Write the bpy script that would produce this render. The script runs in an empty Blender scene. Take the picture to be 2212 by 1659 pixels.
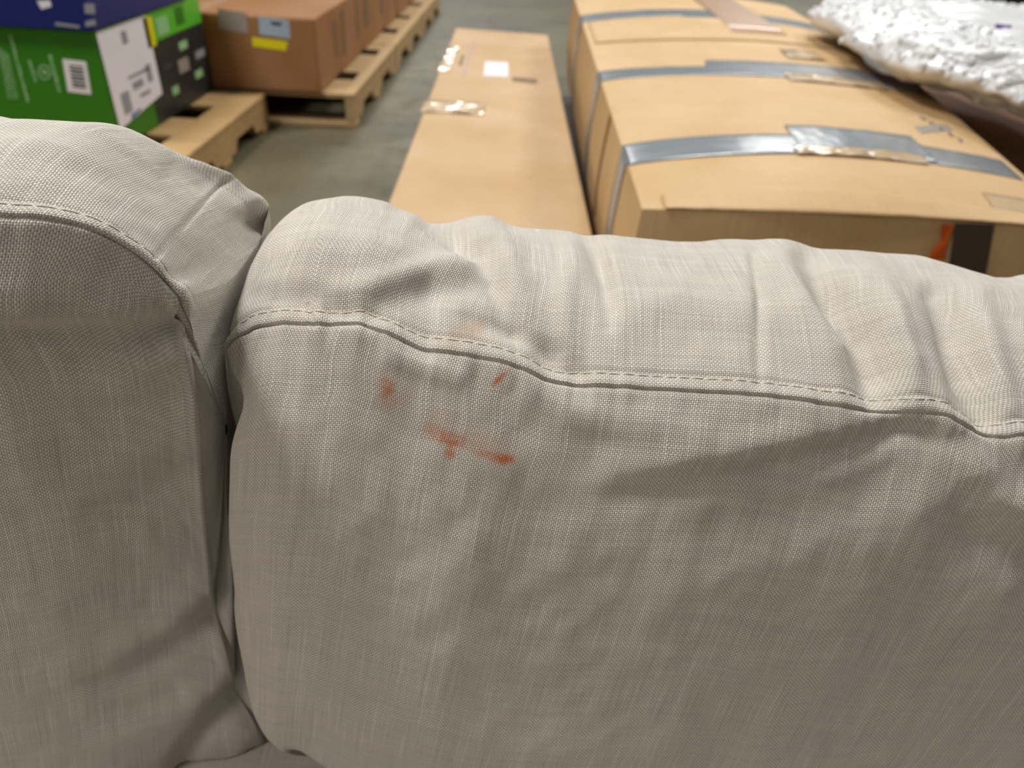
import bpy, bmesh, math, random
import numpy as np
from mathutils import Vector, Matrix

random.seed(7)
rng = np.random.default_rng(7)
scene = bpy.context.scene
COL = scene.collection

# ------------------------------------------------------------------ camera
CAM_H, PITCH, ROLL, FPX = 1.0, math.radians(34.5), math.radians(3.0), 1600.0
IW, IH = 2212.0, 1659.0
FWD = np.array([0, math.cos(PITCH), -math.sin(PITCH)])
_r0 = np.array([1.0, 0, 0]); _u0 = np.array([0, math.sin(PITCH), math.cos(PITCH)])
RIGHT = _r0 * math.cos(ROLL) + _u0 * math.sin(ROLL)
UP = -_r0 * math.sin(ROLL) + _u0 * math.cos(ROLL)
CAMP = np.array([0, 0, CAM_H])
cam_d = bpy.data.cameras.new('camera')
cam = bpy.data.objects.new('camera', cam_d); COL.objects.link(cam)
M = Matrix.Identity(4)
for i in range(3):
    M[i][0], M[i][1], M[i][2], M[i][3] = RIGHT[i], UP[i], -FWD[i], CAMP[i]
cam.matrix_world = M
cam_d.sensor_fit = 'HORIZONTAL'; cam_d.sensor_width = 36.0
cam_d.lens = FPX / IW * 36.0
cam_d.clip_start = 0.02; cam_d.clip_end = 200
cam_d.dof.use_dof = True
cam_d.dof.focus_distance = 0.445
cam_d.dof.aperture_fstop = 6.6
scene.camera = cam

# ------------------------------------------------------------------ light
scene.view_settings.view_transform = 'Standard'
scene.view_settings.look = 'None'
scene.view_settings.gamma = 1.0
scene.view_settings.use_curve_mapping = False
scene.view_settings.exposure = 0.0
scene.cycles.max_bounces = 4; scene.cycles.diffuse_bounces = 2; scene.cycles.glossy_bounces = 2
scene.cycles.use_adaptive_sampling = True; scene.cycles.adaptive_threshold = 0.05
world = bpy.data.worlds.new('warehouse_air'); scene.world = world
world.use_nodes = True
bg = world.node_tree.nodes['Background']
bg.inputs[0].default_value = (1.0, 0.94, 0.86, 1)
bg.inputs[1].default_value = 0.145

def lamp(x, y, z, sx, sy, power, col=(1.0, 1.0, 0.98)):
    l = bpy.data.lights.new('high_bay_or_fill_light', 'AREA'); l.shape = 'RECTANGLE'
    l.size, l.size_y, l.energy, l.color = sx, sy, power, col
    o = bpy.data.objects.new('high_bay_or_fill_light', l); COL.objects.link(o)
    o.location = (x, y, z)
    return o
lamp(-2.6, 1.2, 5.0, 1.2, 0.9, 215)
lamp(1.2, 5.0, 6.0, 1.4, 1.0, 210)
lamp(5.0, 5.5, 6.0, 1.6, 1.1, 230)
lamp(-1.9, -1.4, 2.7, 0.9, 0.9, 36, (1.0, 0.94, 0.86))  # low fill light added close by to brighten the cushion fronts, not a high bay
lamp(5.0, 15.0, 6.2, 2.4, 1.2, 480)
lamp(-1.5, 15.0, 6.2, 2.4, 1.2, 450)

# ------------------------------------------------------------------ helpers
def pix(px, py, Y):
    """point on the sight line of a photo pixel at forward distance Y"""
    d = FWD + RIGHT * ((px - IW / 2) / FPX) - UP * ((py - IH / 2) / FPX)
    return CAMP + d * (Y / d[1])
def proj(P):
    q = P - CAMP
    c = q @ FWD
    return IW / 2 + FPX * (q @ RIGHT) / c, IH / 2 - FPX * (q @ UP) / c

def pchip(x, y, xq):
    """monotone cubic along axis 0 of y"""
    x = np.asarray(x, float); y = np.asarray(y, float)
    h = np.diff(x)
    sh = (len(h),) + (1,) * (y.ndim - 1)
    hh = h.reshape(sh)
    d = np.diff(y, axis=0) / hh
    m = np.zeros_like(y)
    w1 = 2 * hh[1:] + hh[:-1]; w2 = hh[1:] + 2 * hh[:-1]
    same = d[1:] * d[:-1] > 0
    with np.errstate(divide='ignore', invalid='ignore'):
        mm = (w1 + w2) / (w1 / d[:-1] + w2 / d[1:])
    m[1:-1] = np.where(same, mm, 0)
    m[0] = d[0]; m[-1] = d[-1]
    i = np.clip(np.searchsorted(x, xq) - 1, 0, len(h) - 1)
    t = (xq - x[i]) / h[i]
    t = t.reshape((len(t),) + (1,) * (y.ndim - 1)); hi = h[i].reshape(t.shape)
    a, b = y[i], y[i + 1]
    return ((2*t**3 - 3*t**2 + 1) * a + (t**3 - 2*t**2 + t) * hi * m[i]
            + (-2*t**3 + 3*t**2) * b + (t**3 - t**2) * hi * m[i + 1])

def smooth01(t):
    t = np.clip(t, 0, 1); return t * t * (3 - 2 * t)

def mesh_obj(name, verts, faces, mat=None, parent=None, smooth=False, uvs=None):
    me = bpy.data.meshes.new(name)
    me.from_pydata([tuple(v) for v in verts], [], [tuple(f) for f in faces])
    me.update()
    o = bpy.data.objects.new(name, me); COL.objects.link(o)
    if mat: me.materials.append(mat)
    if parent: o.parent = parent
    if smooth: me.polygons.foreach_set('use_smooth', [True] * len(me.polygons))
    return o

def grid_obj(name, P, mat, parent=None, UV=None, attrs=None, close_rows=False):
    """P: rows x cols x 3 grid to one smooth mesh"""
    nr, nc = P.shape[:2]
    me = bpy.data.meshes.new(name)
    idx = np.arange(nr * nc).reshape(nr, nc)
    if close_rows: idx = np.vstack([idx, idx[:1]])
    q = np.stack([idx[:-1, :-1], idx[:-1, 1:], idx[1:, 1:], idx[1:, :-1]], -1).reshape(-1, 4)
    me.vertices.add(nr * nc); me.vertices.foreach_set('co', P.reshape(-1).astype(np.float32))
    me.loops.add(q.size); me.loops.foreach_set('vertex_index', q.reshape(-1).astype(np.int32))
    me.polygons.add(len(q)); me.polygons.foreach_set('loop_start', np.arange(0, q.size, 4, dtype=np.int32))
    me.polygons.foreach_set('use_smooth', np.ones(len(q), bool))
    me.update(calc_edges=True); me.validate()
    if UV is not None:
        l = me.uv_layers.new(name='weave')
        l.data.foreach_set('uv', UV.reshape(-1, 2)[q.reshape(-1)].reshape(-1).astype(np.float32))
    for k, a in (attrs or {}).items():
        at = me.attributes.new(k, 'FLOAT', 'POINT'); at.data.foreach_set('value', a.reshape(-1).astype(np.float32))
    me.materials.append(mat)
    o = bpy.data.objects.new(name, me); COL.objects.link(o)
    if parent: o.parent = parent
    return o

def thing(name, label, cat, loc=(0, 0, 0), group=None):
    o = bpy.data.objects.new(name, None); COL.objects.link(o)
    o.location = loc; o.empty_display_size = 0.05
    o['label'] = label; o['category'] = cat
    if group: o['group'] = group
    return o
def tag(o, label, cat, group=None):
    o['label'] = label; o['category'] = cat
    if group: o['group'] = group
    return o
def adopt(parent, *objs):
    """parent world-space meshes without moving them"""
    for o in objs:
        o.parent = parent
        o.matrix_parent_inverse = Matrix.Translation(parent.location).inverted()

def subpart(part, *objs):
    for o in objs:
        o.parent = part; o.matrix_parent_inverse = Matrix.Identity(4)
def box_bm(bm, x0, x1, y0, y1, z0, z1):
    v = [bm.verts.new(p) for p in ((x0,y0,z0),(x1,y0,z0),(x1,y1,z0),(x0,y1,z0),(x0,y0,z1),(x1,y0,z1),(x1,y1,z1),(x0,y1,z1))]
    for f in ((3,2,1,0),(4,5,6,7),(0,1,5,4),(1,2,6,5),(2,3,7,6),(3,0,4,7)):
        bm.faces.new([v[i] for i in f])
def bm_obj(name, bm, mat, parent=None, bevel=0.0, seg=2):
    if bevel > 0:
        bmesh.ops.bevel(bm, geom=bm.edges[:], offset=bevel, segments=seg, profile=0.6, affect='EDGES')
    bmesh.ops.recalc_face_normals(bm, faces=bm.faces[:])
    me = bpy.data.meshes.new(name); bm.to_mesh(me); bm.free()
    o = bpy.data.objects.new(name, me); COL.objects.link(o)
    me.materials.append(mat)
    if parent: adopt(parent, o)
    return o
def box(name, x0, x1, y0, y1, z0, z1, mat, parent=None, bevel=0.0, seg=2):
    bm = bmesh.new(); box_bm(bm, x0, x1, y0, y1, z0, z1)
    return bm_obj(name, bm, mat, parent, bevel, seg)
def sheet(name, pts, mat, parent, off, thick=0.0006):
    """thin label/print: polygon pts lifted along off, with a little thickness"""
    off = np.array(off, float); n = len(pts)
    a = [np.array(p, float) + off * 0.0008 for p in pts]; b = [np.array(p, float) + off * (0.0008 + thick) for p in pts]
    vs = a + b
    fs = [list(range(n))[::-1], [n + i for i in range(n)]] + [[i, (i+1) % n, n + (i+1) % n, n + i] for i in range(n)]
    bm = bmesh.new(); V = [bm.verts.new(v) for v in vs]
    for f in fs: bm.faces.new([V[i] for i in f])
    return bm_obj(name, bm, mat, parent)

# ------------------------------------------------------------------ materials
class NT:
    def __init__(s, name):
        s.m = bpy.data.materials.new(name); s.m.use_nodes = True
        s.t = s.m.node_tree; s.b = s.t.nodes['Principled BSDF']
    def n(s, typ, **kw):
        nd = s.t.nodes.new(typ)
        for k, v in kw.items(): setattr(nd, k, v)
        return nd
    def put(s, sock, v):
        if v is None: return
        if hasattr(v, 'node'): s.t.links.new(v, sock)
        else: sock.default_value = v
    def math(s, op, a, b=None, c=None, clamp=False):
        nd = s.n('ShaderNodeMath', operation=op, use_clamp=clamp)
        for i, v in enumerate((a, b, c)): s.put(nd.inputs[i], v)
        return nd.outputs[0]
    def comb(s, x, y, z=0.0):
        nd = s.n('ShaderNodeCombineXYZ')
        for i, v in enumerate((x, y, z)): s.put(nd.inputs[i], v)
        return nd.outputs[0]
    def noise(s, vec, scale, detail=2.0, rough=0.5, dist=0.0, col=False):
        nd = s.n('ShaderNodeTexNoise'); s.put(nd.inputs['Vector'], vec)
        nd.inputs['Scale'].default_value = scale; nd.inputs['Detail'].default_value = detail
        nd.inputs['Roughness'].default_value = rough; nd.inputs['Distortion'].default_value = dist
        return nd.outputs['Color' if col else 'Fac']
    def mapr(s, v, a, b, c, d):
        nd = s.n('ShaderNodeMapRange'); s.put(nd.inputs[0], v)
        for i, x in enumerate((a, b, c, d)): nd.inputs[i + 1].default_value = x
        return nd.outputs[0]
    def mix(s, f, a, b, mode='MIX'):
        nd = s.n('ShaderNodeMix', data_type='RGBA', blend_type=mode)
        s.put(nd.inputs[0], f); s.put(nd.inputs[6], a); s.put(nd.inputs[7], b)
        return nd.outputs[2]
    def bump(s, h, dist, strength=1.0, nrm=None):
        nd = s.n('ShaderNodeBump'); s.put(nd.inputs['Height'], h)
        nd.inputs['Distance'].default_value = dist; nd.inputs['Strength'].default_value = strength
        if nrm is not None: s.put(nd.inputs['Normal'], nrm)
        return nd.outputs[0]
    def set(s, **kw):
        for k, v in kw.items(): s.put(s.b.inputs[k.replace('_', ' ')], v)
        return s.m
    def scaled(s, vec, sx, sy, sz):
        nd = s.n('ShaderNodeMapping'); s.put(nd.inputs[0], vec); nd.inputs['Scale'].default_value = (sx, sy, sz)
        return nd.outputs[0]

def C(r, g, b):
    f = lambda c: c / 12.92 if c <= 0.04045 else ((c + 0.055) / 1.055) ** 2.4
    return (f(r / 255), f(g / 255), f(b / 255), 1)

def linen(name, warp=(232, 228, 220), weft=(194, 182, 166), pitch=0.00142, stain=False):
    k = NT(name)
    uv = k.n('ShaderNodeUVMap', uv_map='weave').outputs[0]
    sep = k.n('ShaderNodeSeparateXYZ'); k.put(sep.inputs[0], uv)
    U, V = sep.outputs[0], sep.outputs[1]
    wob = k.n('ShaderNodeSeparateXYZ'); k.put(wob.inputs[0], k.noise(uv, 90, 0.0, col=True))
    u = k.math('DIVIDE', k.math('ADD', U, k.math('MULTIPLY', k.math('SUBTRACT', wob.outputs[0], 0.5), 0.0011)), pitch)
    v = k.math('DIVIDE', k.math('ADD', V, k.math('MULTIPLY', k.math('SUBTRACT', wob.outputs[1], 0.5), 0.0011)), pitch)
    iu, iv = k.math('FLOOR', u), k.math('FLOOR', v)
    fu = k.math('SUBTRACT', k.math('FRACT', u), 0.5); fv = k.math('SUBTRACT', k.math('FRACT', v), 0.5)
    par = k.math('FLOORED_MODULO', k.math('ADD', iu, iv), 2.0)
    sg = k.math('SUBTRACT', k.math('MULTIPLY', par, 2.0), 1.0)
    cu = k.math('COSINE', k.math('MULTIPLY', fu, math.pi)); cv = k.math('COSINE', k.math('MULTIPLY', fv, math.pi))
    # slubs: a thread thickens for a few centimetres
    sl_w = k.noise(k.comb(k.math('MULTIPLY', iu, 5.371), k.math('MULTIPLY', V, 14.0), 3.1), 1.0, 0.0)
    sl_f = k.noise(k.comb(k.math('MULTIPLY', U, 10.0), k.math('MULTIPLY', iv, 5.371), 8.7), 1.0, 0.0)
    tw = k.mapr(sl_w, 0.66, 0.76, 0.0, 1.0); tf = k.mapr(sl_f, 0.64, 0.74, 0.0, 1.0)
    thin_f = k.mapr(sl_f, 0.34, 0.24, 0.0, 1.0); thin_w = k.mapr(sl_w, 0.30, 0.20, 0.0, 1.0)
    pu = k.math('POWER', cu, 0.8); pv = k.math('POWER', cv, 0.8)
    hw = k.math('MULTIPLY', pu, k.math('MULTIPLY_ADD', k.math('MULTIPLY', cv, sg), 0.45, 0.52))
    hf = k.math('MULTIPLY', pv, k.math('MULTIPLY_ADD', k.math('MULTIPLY', cu, sg), -0.45, 0.52))
    hw = k.math('ADD', hw, k.math('SUBTRACT', k.math('MULTIPLY', tw, 0.35), k.math('MULTIPLY', thin_w, 0.25)))
    hf = k.math('ADD', hf, k.math('SUBTRACT', k.math('MULTIPLY', tf, 0.35), k.math('MULTIPLY', thin_f, 0.25)))
    h = k.math('MAXIMUM', hw, hf)
    top = k.mapr(k.math('SUBTRACT', hw, hf), -0.25, 0.25, 0.0, 1.0)
    col = k.mix(top, C(*weft), C(*warp))
    # yarn to yarn shade differences
    yr = k.math('ADD', k.mapr(sl_w, 0.25, 0.75, -0.045, 0.055), k.mapr(sl_f, 0.25, 0.75, -0.08, 0.08))
    fine = k.noise(uv, 1100, 0.0)
    yr = k.math('ADD', yr, k.mapr(fine, 0.3, 0.7, -0.05, 0.05))
    hsv = k.n('ShaderNodeHueSaturation'); k.put(hsv.inputs['Color'], col); k.put(hsv.inputs['Value'], k.math('ADD', yr, 1.0))
    col = hsv.outputs[0]
    if stain:
        st = k.n('ShaderNodeAttribute', attribute_name='stain').outputs['Fac']
        st2 = k.n('ShaderNodeAttribute', attribute_name='soil').outputs['Fac']
        patch = k.noise(uv, 230, 3.0, 0.6)
        f = k.math('MULTIPLY', st, k.mapr(patch, 0.25, 0.60, 0.35, 1.5))
        f = k.math('MULTIPLY', f, k.mapr(h, 0.25, 0.95, 0.5, 1.0), clamp=True)
        col = k.mix(f, col, C(206, 112, 58))
        col = k.mix(k.math('MULTIPLY', st2, 0.5, clamp=True), col, C(186, 140, 98))
    b1 = k.bump(h, 0.00080, 0.75)
    return k.set(Base_Color=col, Roughness=0.92, Normal=b1, Sheen_Weight=0.12, Sheen_Roughness=0.5, Specular_IOR_Level=0.15)

def plain(name, rgb, rough=0.6, spec=0.3, var=0.05, scale=6.0, metallic=0.0):
    k = NT(name)
    tc = k.n('ShaderNodeTexCoord').outputs['Object']
    n = k.noise(tc, scale, 3.0)
    hsv = k.n('ShaderNodeHueSaturation'); hsv.inputs['Color'].default_value = C(*rgb)
    k.put(hsv.inputs['Value'], k.mapr(n, 0.3, 0.7, 1 - var, 1 + var))
    return k.set(Base_Color=hsv.outputs[0], Roughness=rough, Specular_IOR_Level=spec, Metallic=metallic)

def cardboard(name, rgb=(206, 170, 124), axis=0):
    k = NT(name)
    tc = k.n('ShaderNodeTexCoord').outputs['Object']
    blot = k.noise(k.scaled(tc, 1, 1, 1), 3.5, 4.0, 0.55)
    s = [2, 2, 2]; s[axis] = 140
    flute = k.noise(k.scaled(tc, *s), 1.0, 1.0)
    hsv = k.n('ShaderNodeHueSaturation'); hsv.inputs['Color'].default_value = C(*rgb)
    k.put(hsv.inputs['Value'], k.math('ADD', k.mapr(blot, 0.3, 0.7, 0.91, 1.07), k.mapr(flute, 0.3, 0.7, -0.025, 0.025)))
    k.put(hsv.inputs['Saturation'], k.mapr(blot, 0.3, 0.7, 1.08, 0.94))
    big = k.noise(tc, 5.0, 2.0)
    b = k.bump(k.math('ADD', flute, k.math('MULTIPLY', big, 6.0)), 0.002, 0.35)
    return k.set(Base_Color=hsv.outputs[0], Roughness=0.62, Specular_IOR_Level=0.28, Normal=b)

def tape_mat(name, rgb, rough=0.24, wr=0.3):
    k = NT(name)
    tc = k.n('ShaderNodeTexCoord').outputs['Object']
    n = k.noise(k.scaled(tc, 9, 26, 9), 1.0, 3.0, 0.6)
    n2 = k.noise(tc, 60, 2.0)
    hsv = k.n('ShaderNodeHueSaturation'); hsv.inputs['Color'].default_value = C(*rgb)
    k.put(hsv.inputs['Value'], k.mapr(n, 0.3, 0.7, 0.9, 1.12))
    b = k.bump(k.math('ADD', n, k.math('MULTIPLY', n2, 0.2)), 0.004, wr)
    return k.set(Base_Color=hsv.outputs[0], Roughness=rough, Specular_IOR_Level=0.6, Normal=b, Coat_Weight=0.3, Coat_Roughness=0.12)

def wood(name, rgb=(182, 152, 110)):
    k = NT(name)
    tc = k.n('ShaderNodeTexCoord').outputs['Object']
    g = k.noise(k.scaled(tc, 3, 60, 60), 1.0, 3.0, 0.6)
    bl = k.noise(tc, 4.0, 3.0)
    hsv = k.n('ShaderNodeHueSaturation'); hsv.inputs['Color'].default_value = C(*rgb)
    k.put(hsv.inputs['Value'], k.math('ADD', k.mapr(g, 0.3, 0.7, 0.86, 1.08), k.mapr(bl, 0.3, 0.7, -0.08, 0.08)))
    return k.set(Base_Color=hsv.outputs[0], Roughness=0.75, Specular_IOR_Level=0.2, Normal=k.bump(g, 0.001, 0.5))

def concrete():
    k = NT('floor_concrete')
    tc = k.n('ShaderNodeTexCoord').outputs['Object']
    a = k.noise(tc, 1.3, 5.0, 0.6, 0.4); b = k.noise(tc, 9.0, 4.0, 0.6)
    col = k.mix(k.mapr(a, 0.35, 0.65, 0, 1), C(86, 80, 60), C(108, 101, 78))
    col = k.mix(k.mapr(b, 0.55, 0.75, 0, 0.5), col, C(72, 68, 52))
    return k.set(Base_Color=col, Roughness=k.mapr(b, 0.3, 0.7, 0.42, 0.6), Specular_IOR_Level=0.35, Normal=k.bump(b, 0.002, 0.2))

MAT = dict(
    linen=linen('linen_weave', stain=False), linen_stained=linen('linen_weave_stained', stain=True),
    thread=plain('sewing_thread', (222, 214, 196), 0.7, 0.2),
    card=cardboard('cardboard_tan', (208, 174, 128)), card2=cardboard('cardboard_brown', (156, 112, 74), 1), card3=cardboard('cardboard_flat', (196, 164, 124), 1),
    cardside=cardboard('cardboard_crate', (190, 150, 106), 2),
    tape=tape_mat('tape_grey_blue', (136, 143, 148)), tape_clear=tape_mat('tape_clear', (206, 178, 140), 0.16, 0.6), tape_dark=tape_mat('tape_dark', (74, 60, 48), 0.3),
    tape_tan=tape_mat('tape_tan', (186, 146, 112), 0.35, 0.15),
    wood=wood('pallet_wood'), wood2=wood('pallet_wood_warm', (184, 150, 102)),
    floor=concrete(), wallpaint=plain('wall_paint', (190, 188, 182), 0.8),
    green=plain('print_green', (50, 120, 16), 0.45, 0.4, 0.04), green2=plain('print_green_light', (92, 186, 44), 0.4, 0.4),
    black=plain('print_black', (44, 46, 46), 0.4, 0.4, 0.15), blue=plain('print_blue', (26, 34, 104), 0.4, 0.4),
    white=plain('paper_white', (232, 228, 234), 0.6, 0.3, 0.02), ink=plain('ink_dark', (62, 60, 58), 0.6), inkgrey=plain('ink_grey', (150, 150, 156), 0.6),
    palegreen=plain('print_pale_green', (150, 196, 140), 0.5), yellow=plain('label_yellow', (226, 210, 20), 0.5), stripeblue=plain('label_blue', (70, 100, 190), 0.5),
    paleblue=plain('label_pale_blue', (164, 180, 196), 0.5), greylabel=plain('label_grey', (158, 148, 138), 0.5),
    orange=plain('paint_orange', (196, 88, 30), 0.5, 0.2, 0.2, 20), brownink=plain('ink_brown', (124, 98, 72), 0.6), purple=plain('tag_purple', (112, 88, 160), 0.5),
    red=plain('plastic_red', (150, 24, 40), 0.4), charcoal=plain('plastic_charcoal', (36, 38, 44), 0.45),
)

# ------------------------------------------------------------------ setting
fl = box('floor', -14, 14, -10, 26, -0.1, 0.0, MAT['floor']); fl['kind'] = 'structure'
for nm, a in (('wall_back', (-14, 14, 26, 26.2, 0, 8)), ('wall_left', (-14.2, -14, -10, 26, 0, 8)), ('wall_right', (14, 14.2, -10, 26, 0, 8))):
    w_ = box(nm, *a, MAT['wallpaint']); w_['kind'] = 'structure'

# ------------------------------------------------------------------ cushions
def polyline(pts):
    p = np.array(pts, float); return p[:, 0], p[:, 1]

def solve_line(line, Xq, Yq):
    """for each world X (and forward distance Y) the point whose sight line meets the drawn line"""
    lx, ly = line
    pxs = np.linspace(lx[0], lx[-1], 1600)
    pys = pchip(lx, ly, pxs)
    out = np.zeros((len(Xq), 3))
    d = FWD[None] + RIGHT[None] * ((pxs - IW/2) / FPX)[:, None] - UP[None] * ((pys - IH/2) / FPX)[:, None]
    ratio = d[:, 0] / d[:, 1]
    o = np.argsort(ratio)
    for i, (x, y) in enumerate(zip(Xq, Yq)):
        px = np.interp(x / y, ratio[o], pxs[o]); py = np.interp(px, pxs, pys)
        out[i] = pix(px, py, y)
    return out

def grid_normals(P, outward):
    a = np.gradient(P, axis=0); b = np.gradient(P, axis=1)
    n = np.cross(a, b); n /= np.linalg.norm(n, axis=2, keepdims=True) + 1e-12
    if np.sum(n * (P - outward)) < 0: n = -n
    return n

def blur_grid(P, it):
    for _ in range(it):
        Q = P.copy()
        Q[1:-1] = 0.25 * P[:-2] + 0.5 * P[1:-1] + 0.25 * P[2:]
        R_ = Q.copy()
        R_[:, 1:-1] = 0.25 * Q[:, :-2] + 0.5 * Q[:, 1:-1] + 0.25 * Q[:, 2:]
        P = R_
    return P

def stroke(px, py, pts, w, amp, sharp=2.0):
    """soft ridge (amp>0) or valley (amp<0) along a polyline; pts rows are x, y[, amplitude factor[, width factor]]"""
    p = [tuple(q) + (1.0,) * (4 - len(q)) for q in pts]
    best = np.full(px.shape, 1e9); am = np.zeros(px.shape)
    for a, b in zip(p[:-1], p[1:]):
        dx, dy = b[0] - a[0], b[1] - a[1]; L2 = dx*dx + dy*dy + 1e-9
        t = np.clip(((px - a[0]) * dx + (py - a[1]) * dy) / L2, 0, 1)
        dd = np.hypot(px - a[0] - t*dx, py - a[1] - t*dy) / (w * (a[3] + (b[3] - a[3]) * t))
        k = dd < best
        best = np.where(k, dd, best); am = np.where(k, a[2] + (b[2] - a[2]) * t, am)
    return amp * am * np.exp(-np.abs(best) ** sharp)

def value_noise(x, y, seed):
    r = np.random.default_rng(seed).random((256, 256))
    xi, yi = np.floor(x).astype(int), np.floor(y).astype(int)
    fx, fy = x - xi, y - yi
    fx = fx*fx*(3-2*fx); fy = fy*fy*(3-2*fy)
    g = lambda a, b: r[a % 256, b % 256]
    return ((g(xi, yi)*(1-fx) + g(xi+1, yi)*fx)*(1-fy) + (g(xi, yi+1)*(1-fx) + g(xi+1, yi+1)*fx)*fy) - 0.5

def arc_uv(P, r0, c0):
    """cloth coordinates in metres: distance along rows and columns from a base line"""
    du = np.linalg.norm(np.diff(P, axis=1), axis=2); dv = np.linalg.norm(np.diff(P, axis=0), axis=2)
    u = np.concatenate([np.zeros((P.shape[0], 1)), np.cumsum(du, 1)], 1); u -= u[:, c0:c0+1]
    v = np.concatenate([np.zeros((1, P.shape[1])), np.cumsum(dv, 0)], 0); v -= v[r0:r0+1]
    return np.stack([u, v], -1)

def resample_rows(ctrl, counts):
    """ctrl: nctrl x ncols x 3 -> dense rows; counts[i] rows between control i and i+1"""
    t = np.concatenate([[0], np.cumsum(np.mean(np.linalg.norm(np.diff(ctrl, axis=0), axis=2), axis=1))])
    q = []
    for i, c in enumerate(counts): q += list(np.linspace(t[i], t[i+1], c, endpoint=False))
    q.append(t[-1])
    return pchip(t, ctrl, np.array(q)), np.concatenate([[0], np.cumsum(counts)])

SEAT_Z = 0.272
def cushion(spec):
    """box cushion: front panel, boxing strip, back panel, end caps. Loop rows: front bottom -> seam -> top boxing -> back -> underside"""
    X = spec['X']; nc = len(X)
    S = solve_line(polyline(spec['seam']), X, spec['Ys'](X))
    B = solve_line(polyline(spec['sil']), X, spec['Yb'](X))
    rows = []
    bul = spec['bulge'](X)
    for dY, dz in spec['front'][::-1]:                          # bottom up to just under the seam
        p = S.copy(); p[:, 1] += dY * bul; p[:, 0] += spec['skew'] * dz; p[:, 2] += dz * spec['drop'](X); rows.append(p)
    nfront = len(rows)
    rows.append(S)
    for q, hgt in spec['boxing']:
        p = S + (B - S) * q; p[:, 2] += hgt * spec['crown'](X); rows.append(p)
    rows.append(B)
    for dY, dz in spec['back']:
        p = B.copy(); p[:, 1] += dY; p[:, 2] += dz * spec['drop'](X); rows.append(p)
    ctrl = np.stack(rows)                                       # nctrl x nc x 3
    # pull the end of the loop onto the drawn rim
    e = spec['end']                                             # 0: first column is the rim, -1: last
    rim = np.stack([pix(*r) if r is not None else ctrl[i, e] for i, r in enumerate(spec['rim'])])
    dist = np.abs(X - X[e]) / spec['fall']
    fall = np.stack([1 - smooth01(dist / (1.9 if i < nfront - 2 else 1.0)) for i in range(len(ctrl))])
    ctrl = ctrl + fall[:, :, None] * (rim - ctrl[:, e])[:, None, :]
    P, cum = resample_rows(ctrl, spec['counts'])
    iseam = cum[nfront]; iback = cum[nfront + len(spec['boxing']) + 1]
    Ps = blur_grid(P, 10)
    wv = smooth01((np.abs(np.arange(P.shape[0]) - iseam)) / 8.0)[:, None, None] * 0.85
    P = P * (1 - wv) + Ps * wv
    cen = P.reshape(-1, 3).mean(0)
    uv0 = arc_uv(P, iseam, nc // 2)
    N = grid_normals(P, cen)
    px, py = proj(P)
    d = np.zeros(px.shape)
    for s in spec['strokes']: d += stroke(px, py, *s)
    d *= np.where(np.arange(P.shape[0]) > iseam, spec.get('boxgain', 1.0), 1.0)[:, None]
    d *= (1 - smooth01((np.arange(P.shape[0]) - iback) / 10.0))[:, None]
    seamd = uv0[..., 1]                                         # >0 on boxing, <0 on front
    # overall unevenness of the filling and puckers by the seam
    U, V = uv0[..., 0], uv0[..., 1]
    d += 0.0030 * value_noise(U * 26 + 9, V * 20 + 5, spec['seed']) * smooth01(np.abs(seamd) / 0.03)
    d += 0.0011 * value_noise(U * 75 + 9, V * 60 + 5, spec['seed'] + 1)
    puck = value_noise(U * 150 + V * 14, V * 18 + 31, spec['seed'] + 2) + 0.6 * value_noise(U * 70 - V * 9, V * 12 + 3, spec['seed'] + 3)
    d += spec.get('pucker', 0.0020) * puck * np.exp(-(np.abs(seamd) / 0.022) ** 2)
    # the seam: boxing edge rolls over the front panel
    lip = np.where(seamd >= 0, 0.0008 * np.exp(-((seamd - 0.003) / 0.0045) ** 2) - 0.0026 * np.exp(-(seamd / 0.0008) ** 2),
                   -0.0030 * np.exp(-(np.abs(seamd) / 0.0011)))
    lip += -0.0007 * np.exp(-((seamd - 0.0112) / 0.0020) ** 2)   # stitch line pulls in
    dcol = np.abs(uv0[..., 0] - uv0[:, e][:, None, 0])
    frow = (np.arange(P.shape[0]) < iseam)[:, None] & (np.arange(P.shape[0]) > 6)[:, None]
    lip += np.where(frow, -0.0030 * np.exp(-dcol / 0.0018) + 0.0012 * np.exp(-((dcol - 0.006) / 0.005) ** 2), 0)
    P = P + N * (d + lip)[..., None]
    P[..., 2] = np.maximum(P[..., 2], SEAT_Z + 0.0015)
    if 'limit' in spec: P = spec['limit'](P)
    N = grid_normals(P, cen)
    uv = arc_uv(P, iseam, nc // 2)
    px, py = proj(P)
    attrs = {}
    for nm in ('stain', 'soil'):
        a = np.zeros(px.shape)
        for s in spec.get(nm, []): a = np.maximum(a, stroke(px, py, *s, 3.0))
        attrs[nm] = np.clip(a, 0, 1)
    root = thing(spec['name'], spec['label'], 'cushion', tuple(np.array([cen[0], cen[1], P[..., 2].min()])))
    m = spec['mat']
    def sub(name, r0, r1, uoff):
        o = grid_obj(name, P[r0:r1+1], m, None, uv[r0:r1+1] + uoff, {k: v[r0:r1+1] for k, v in attrs.items()})
        adopt(root, o); return o
    fr = sub('front_panel', 0, iseam, np.array([0.0, 0.0]))
    bx = sub('boxing_strip', iseam, iback, np.array([0.313, 0.77]))
    bk = np.vstack([P[iback:], P[:1]])
    o = grid_obj('back_panel', bk, m, None, arc_uv(bk, 0, 0)); adopt(root, o)
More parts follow.
